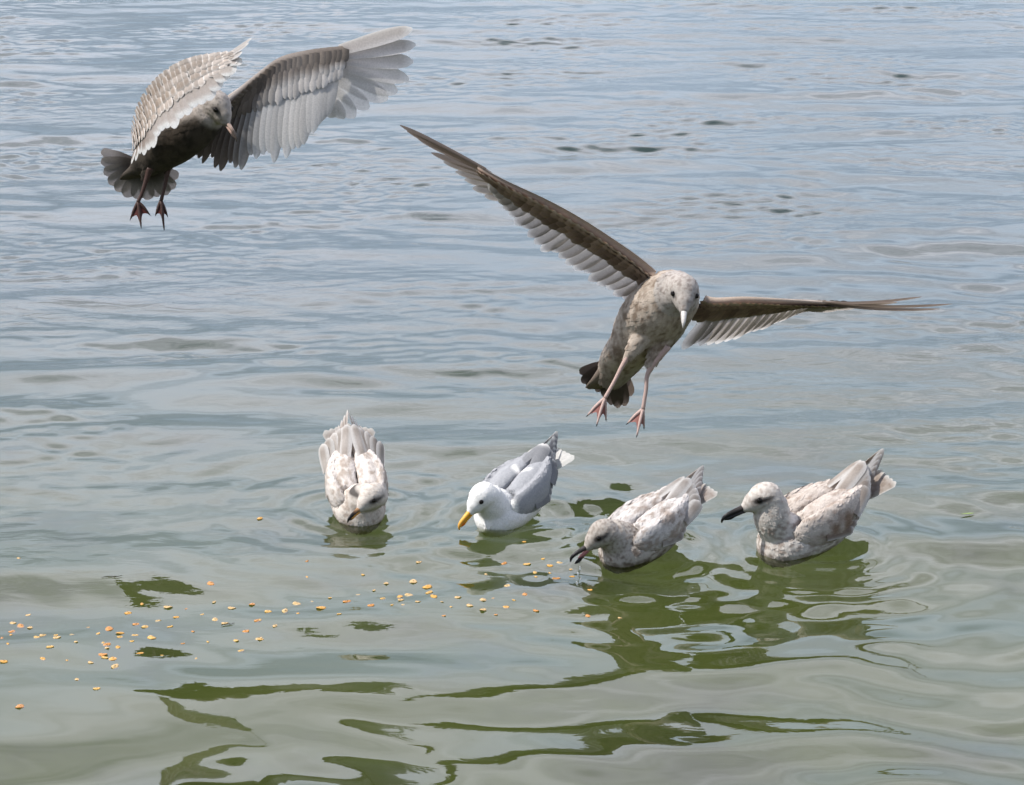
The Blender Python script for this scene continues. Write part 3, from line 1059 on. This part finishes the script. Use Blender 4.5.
def scaly(t, f, u, v):
    c = mixc((.34, .27, .22), (.52, .46, .42), sstep(.2, 1.0, t) * .7 + .25 * math.sin(f * 25))
    return mixc(c, (.78, .73, .69), .85 * max(sstep(.45, .95, abs(v)), sstep(.7, 1, u)))


def shade_cov(t, f, u, v):
    c = mixc((.15, .12, .098), (.10, .078, .062), .5 + .5 * math.sin(t * 31 + f * 9))
    c = mixc(c, (.32, .28, .25), sstep(.55, 1, t) * .45)
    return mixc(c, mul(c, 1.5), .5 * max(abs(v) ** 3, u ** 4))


pale_sec = lambda t, u, v: mixc(mixc((.44, .41, .39), (.58, .55, .53), .5 - .5 * v), (.76, .74, .72), max(sstep(.55, 1, -v) * .7, sstep(.86, 1, u)))
pale_in = lambda t, u, v: mul(pale_in0(t, u, v), 1 + .10 * math.sin(t * 119) - .26 * sstep(.35, 1, v) + .06 * math.exp(-(v / .12) ** 2))
pale_in0 = lambda t, u, v: mixc(mixc((.16, .13, .11), (.70, .68, .66), sstep(.28, .50, t)), (.82, .80, .78), max(sstep(.5, 1, -v) * .5, sstep(.9, 1, u) * .7) * sstep(.2, .5, t))
up_sec = lambda t, u, v: mixc(mixc((.30, .24, .20), (.56, .50, .46), sstep(.08, .40, t)), (.84, .83, .81), max(sstep(.25, .8, v) * .95, sstep(.7, .9, u)))
pale_prim = lambda i, u, v: mixc(mixc((.50, .46, .43), (.70, .68, .66), sstep(1, 5, i)), (.82, .80, .78), max(sstep(.4, 1, abs(v)) * .6, sstep(.85, 1, u)))

# near wing: upper side towards the viewer, arm arching up and forward
le = [Q(139, 132, -.03), Q(143, 108, -.08), Q(153, 87, -.13), Q(171, 68, -.18), Q(193, 57, -.22), Q(222, 54, -.25), Q(236, 54, -.27)]
te = [Q(131, 162, -.07), Q(145, 152, -.14), Q(169, 128, -.22), Q(199, 106, -.27), Q(215, 93, -.29), Q(226, 78, -.30), Q(236, 62, -.29)]
pr = [((222, 58, -.25), (253, 39, -.30), .012, .0), ((223, 59, -.252), (250, 44, -.31), .014, .0), ((222, 62, -.255), (243, 53, -.30), .02, 0), ((220, 65, -.26), (238, 62, -.29), .024, 0), ((218, 68, -.262), (233, 71, -.28), .028, 0)]
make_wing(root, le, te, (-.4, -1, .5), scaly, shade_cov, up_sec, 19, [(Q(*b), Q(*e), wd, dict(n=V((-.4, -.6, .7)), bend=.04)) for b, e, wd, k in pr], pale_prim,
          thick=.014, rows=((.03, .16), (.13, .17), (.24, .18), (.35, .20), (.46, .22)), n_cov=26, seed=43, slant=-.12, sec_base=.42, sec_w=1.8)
# far wing: underside towards the viewer
def far_cov(t, f, u, v):
    dark = mixc((.13, .105, .085), (.085, .066, .052), .5 + .5 * math.sin(t * 31 + f * 9))
    lead = mixc((.25, .215, .19), (.16, .135, .115), sstep(.4, .85, t))
    pale = (.46, .43, .405)
    c = mixc(dark, mixc(lead, pale, sstep(.20, .32, f)), sstep(.30, .58, t + .25 * (f - .3)))
    c = mixc((.48, .43, .39), c, sstep(.0, .10, f + .12 * t))
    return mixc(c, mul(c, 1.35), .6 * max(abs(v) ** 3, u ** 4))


le = [Q(226, 100, .02), Q(238, 89, .05), Q(257, 74, .09), Q(280, 58, .13), Q(307, 51, .16), Q(329, 48, .18), Q(349, 46, .20)]
te = [Q(194, 146, .05), Q(205, 160, .02), Q(230, 165, .0), Q(256, 160, .0), Q(280, 153, .02), Q(304, 139, .045), Q(328, 114, .10)]
pr = [((340, 50, .19), (415, 30, .22), .044), ((339, 54, .192), (417, 45, .22), .054), ((337, 58, .194), (418, 62, .22), .058), ((334, 62, .196), (411, 78, .215), .058),
      ((331, 66, .198), (398, 90, .21), .058), ((327, 70, .198), (386, 101, .20), .058), ((323, 74, .198), (373, 110, .19), .056), ((318, 78, .196), (359, 117, .18), .054), ((312, 82, .195), (346, 120, .17), .052), ((306, 86, .192), (336, 117, .16), .050)]
make_wing(root, le, te, (-.2, -1, .2), far_cov, upper_cov, pale_in, 25, [(Q(*b), Q(e[0] + rng.uniform(-5, 2), e[1] + rng.uniform(-2, 2), e[2]), wd * rng.uniform(.82, 1.08), dict(n=V((-.3 + rng.uniform(-.1, .1), -1, .45)))) for b, e, wd in pr], pale_prim,
          thick=.014, frac=.44, rows=((.05, .18), (.16, .20), (.27, .20)), n_cov=24, seed=47, slant=.12, sec_base=.36, sec_w=2.4, wide0=1.5)

# ------------------------------------------------------------------ floating food
FLAKES = [(13, 621), (21, 624), (30, 626), (12, 630), (11, 634), (2, 638), (37, 637), (43, 635), (56, 635), (57, 638), (4, 662), (43, 659), (67, 661), (91, 664), (77, 682), (97, 693),
          (20, 710), (109, 628), (103, 643), (107, 645), (107, 649), (103, 656), (105, 659), (113, 660), (115, 668), (120, 633), (120, 637), (136, 622), (145, 625), (135, 635), (140, 654),
          (128, 610), (168, 605), (170, 625), (193, 631), (214, 600), (215, 618), (225, 622), (208, 642), (246, 631), (241, 650), (162, 656), (196, 659), (211, 584), (142, 602), (19, 561),
          (258, 620), (183, 644), (259, 638), (76, 643), (307, 562), (307, 577), (363, 574), (386, 582), (413, 580), (427, 585), (429, 591), (383, 597), (400, 595), (401, 600), (392, 605),
          (403, 605), (371, 605), (442, 602), (451, 607), (444, 616), (483, 600), (506, 607), (536, 610), (496, 614), (483, 610), (507, 585), (525, 594), (504, 561), (527, 562), (535, 570),
          (536, 575), (550, 564), (550, 570), (524, 545), (297, 602), (321, 607), (339, 615), (285, 610), (298, 613), (268, 610), (260, 620), (275, 626), (261, 639), (419, 562), (486, 572),
          (556, 576), (571, 567), (590, 590), (588, 613), (620, 615), (572, 574), (260, 518)]
flake_cols = [(.54, .29, .07), (.57, .35, .11), (.50, .23, .07), (.54, .37, .17)]
protos = []
for k, cc in enumerate(flake_cols):
    mb = MB()
    r = random.Random(60 + k)
    n, m = 12, 7
    vs, fs, cs = [], [], []
    for i in range(m):
        th = .12 + (math.pi - .24) * i / (m - 1)
        for j in range(n):
            a = 2 * math.pi * j / n
            d = V((math.cos(a) * math.sin(th), math.sin(a) * math.sin(th), math.cos(th)))
            rad = 1 + .28 * nz(d, 1.6, k * 5 + 2)
            vs.append(V((d.x * .0095 * rad, d.y * .0075 * rad, d.z * .0030 * rad + .0012 * math.sin(a * 2 + k) * math.sin(th))))
            cs.append(mul(cc, 1 + .35 * nz(d, 3, k)))
    for i in range(m - 1):
        for j in range(n):
            fs.append((i * n + j, i * n + (j + 1) % n, (i + 1) * n + (j + 1) % n, (i + 1) * n + j))
    fs.append(tuple(range(n))); fs.append(tuple(range((m - 1) * n, m * n)))
    mb.add(vs, fs, cs)
    me = mb.mesh('food_flake')
    me.materials.append(M_SKIN)
    protos.append(me)
MORE = [(8, 645), (28, 612), (50, 648), (72, 634), (88, 625), (98, 633), (118, 648), (132, 642), (152, 638), (158, 618), (176, 615), (186, 606), (202, 612), (232, 606), (236, 640), (252, 602),
        (312, 599), (330, 596), (347, 600), (358, 592), (374, 588), (409, 593), (418, 602), (434, 596), (458, 598), (470, 606), (493, 598), (514, 600), (543, 558), (560, 561)]
for i, (x, y) in enumerate(FLAKES + MORE):
    p = on_water(x, y)
    o = bpy.data.objects.new('food_flake', protos[rng.randrange(4)])
    C.objects.link(o)
    k = rng.choice((.5, .65, .8, .9, 1.0, 1.2)) * rng.uniform(.9, 1.1)
    o.scale = (k, k * rng.uniform(.75, 1.2), k * .75)
    o.location = (p.x, p.y, water_z(p.x, p.y) + rng.uniform(-.0008, .0010))
    o.rotation_euler = (rng.uniform(-.15, .15), rng.uniform(-.15, .15), rng.uniform(0, 6.28))
    o['label'] = 'small golden orange food flake floating on the water'
    o['category'] = 'food flake'
    o['group'] = 'food flakes floating on the water'

# ------------------------------------------------------------------ small floating things and drips
p = on_water(968, 513)
mb = MB()
feather(mb, V((-.018, -.002, .0)), V((.016, .002, .001)), .007, V((0, 0, 1)), (.20, .30, .05), nu=9, nv=5, camber=.2, blunt=.5, rootw=.3)
lf = mb.build('floating_leaf', M_SKIN)
lf.location = (p.x, p.y, water_z(p.x, p.y) + .003)
lf['label'] = 'bright green leaf floating alone on the water, right of the gulls'
lf['category'] = 'leaf'

TWIGS = [((228, 624), .035, .5, 'thin dark twig floating among the food flakes, left of the swimming gulls', 'twig'),
         ((112, 580), .05, .2, 'dark strand of weed floating far left, behind the food flakes', 'weed')]
for (x, y), ln, az, lab, cat in TWIGS:
    p = on_water(x, y)
    mb = MB()
    tube(mb, [(-ln * .5, 0, .001, .0005), (-ln * .15, .003, .0015, .0010), (ln * .2, -.002, .001, .0009), (ln * .5, .004, .001, .0005)], (.045, .04, .025), n=7, m=16)
    tube(mb, [(ln * .1, 0, .001, .0008), (ln * .22, .007, .001, .0004)], (.045, .04, .025), n=6, m=5)
    o = mb.build('floating_' + cat, M_SKIN)
    o.location = (p.x, p.y, water_z(p.x, p.y) + .001)
    o.rotation_euler = (0, 0, az)
    o['label'] = lab
    o['category'] = cat

M_DROP = bpy.data.materials.new('water_drop')
M_DROP.use_nodes = True
pb = M_DROP.node_tree.nodes['Principled BSDF']
pb.inputs['Base Color'].default_value = (.9, .93, .95, 1)
pb.inputs['Roughness'].default_value = .03
pb.inputs['IOR'].default_value = 1.33
pb.inputs['Transmission Weight'].default_value = .75
yb = SWIM['gaping'].y - .10
for i, (x, y, r_) in enumerate([(579, 562, .0022), (580, 568, .0030), (578, 574, .0026), (581, 579, .0022), (577, 583, .0030)]):
    mb = MB()
    ellipsoid(mb, (0, 0, 0), (V((r_, 0, 0)), V((0, r_, 0)), V((0, 0, r_ * 1.7))), (.9, .93, .95), 10, 7)
    o = mb.build('water_drop', M_DROP)
    q = at(x, y, yb)
    if q.z < .004:
        q = on_water(x, y, .004)
    o.location = q
    o['label'] = 'clear water drop dripping from the open bill of the speckled gull'
    o['category'] = 'water drop'
    o['group'] = 'drops dripping from the open bill'
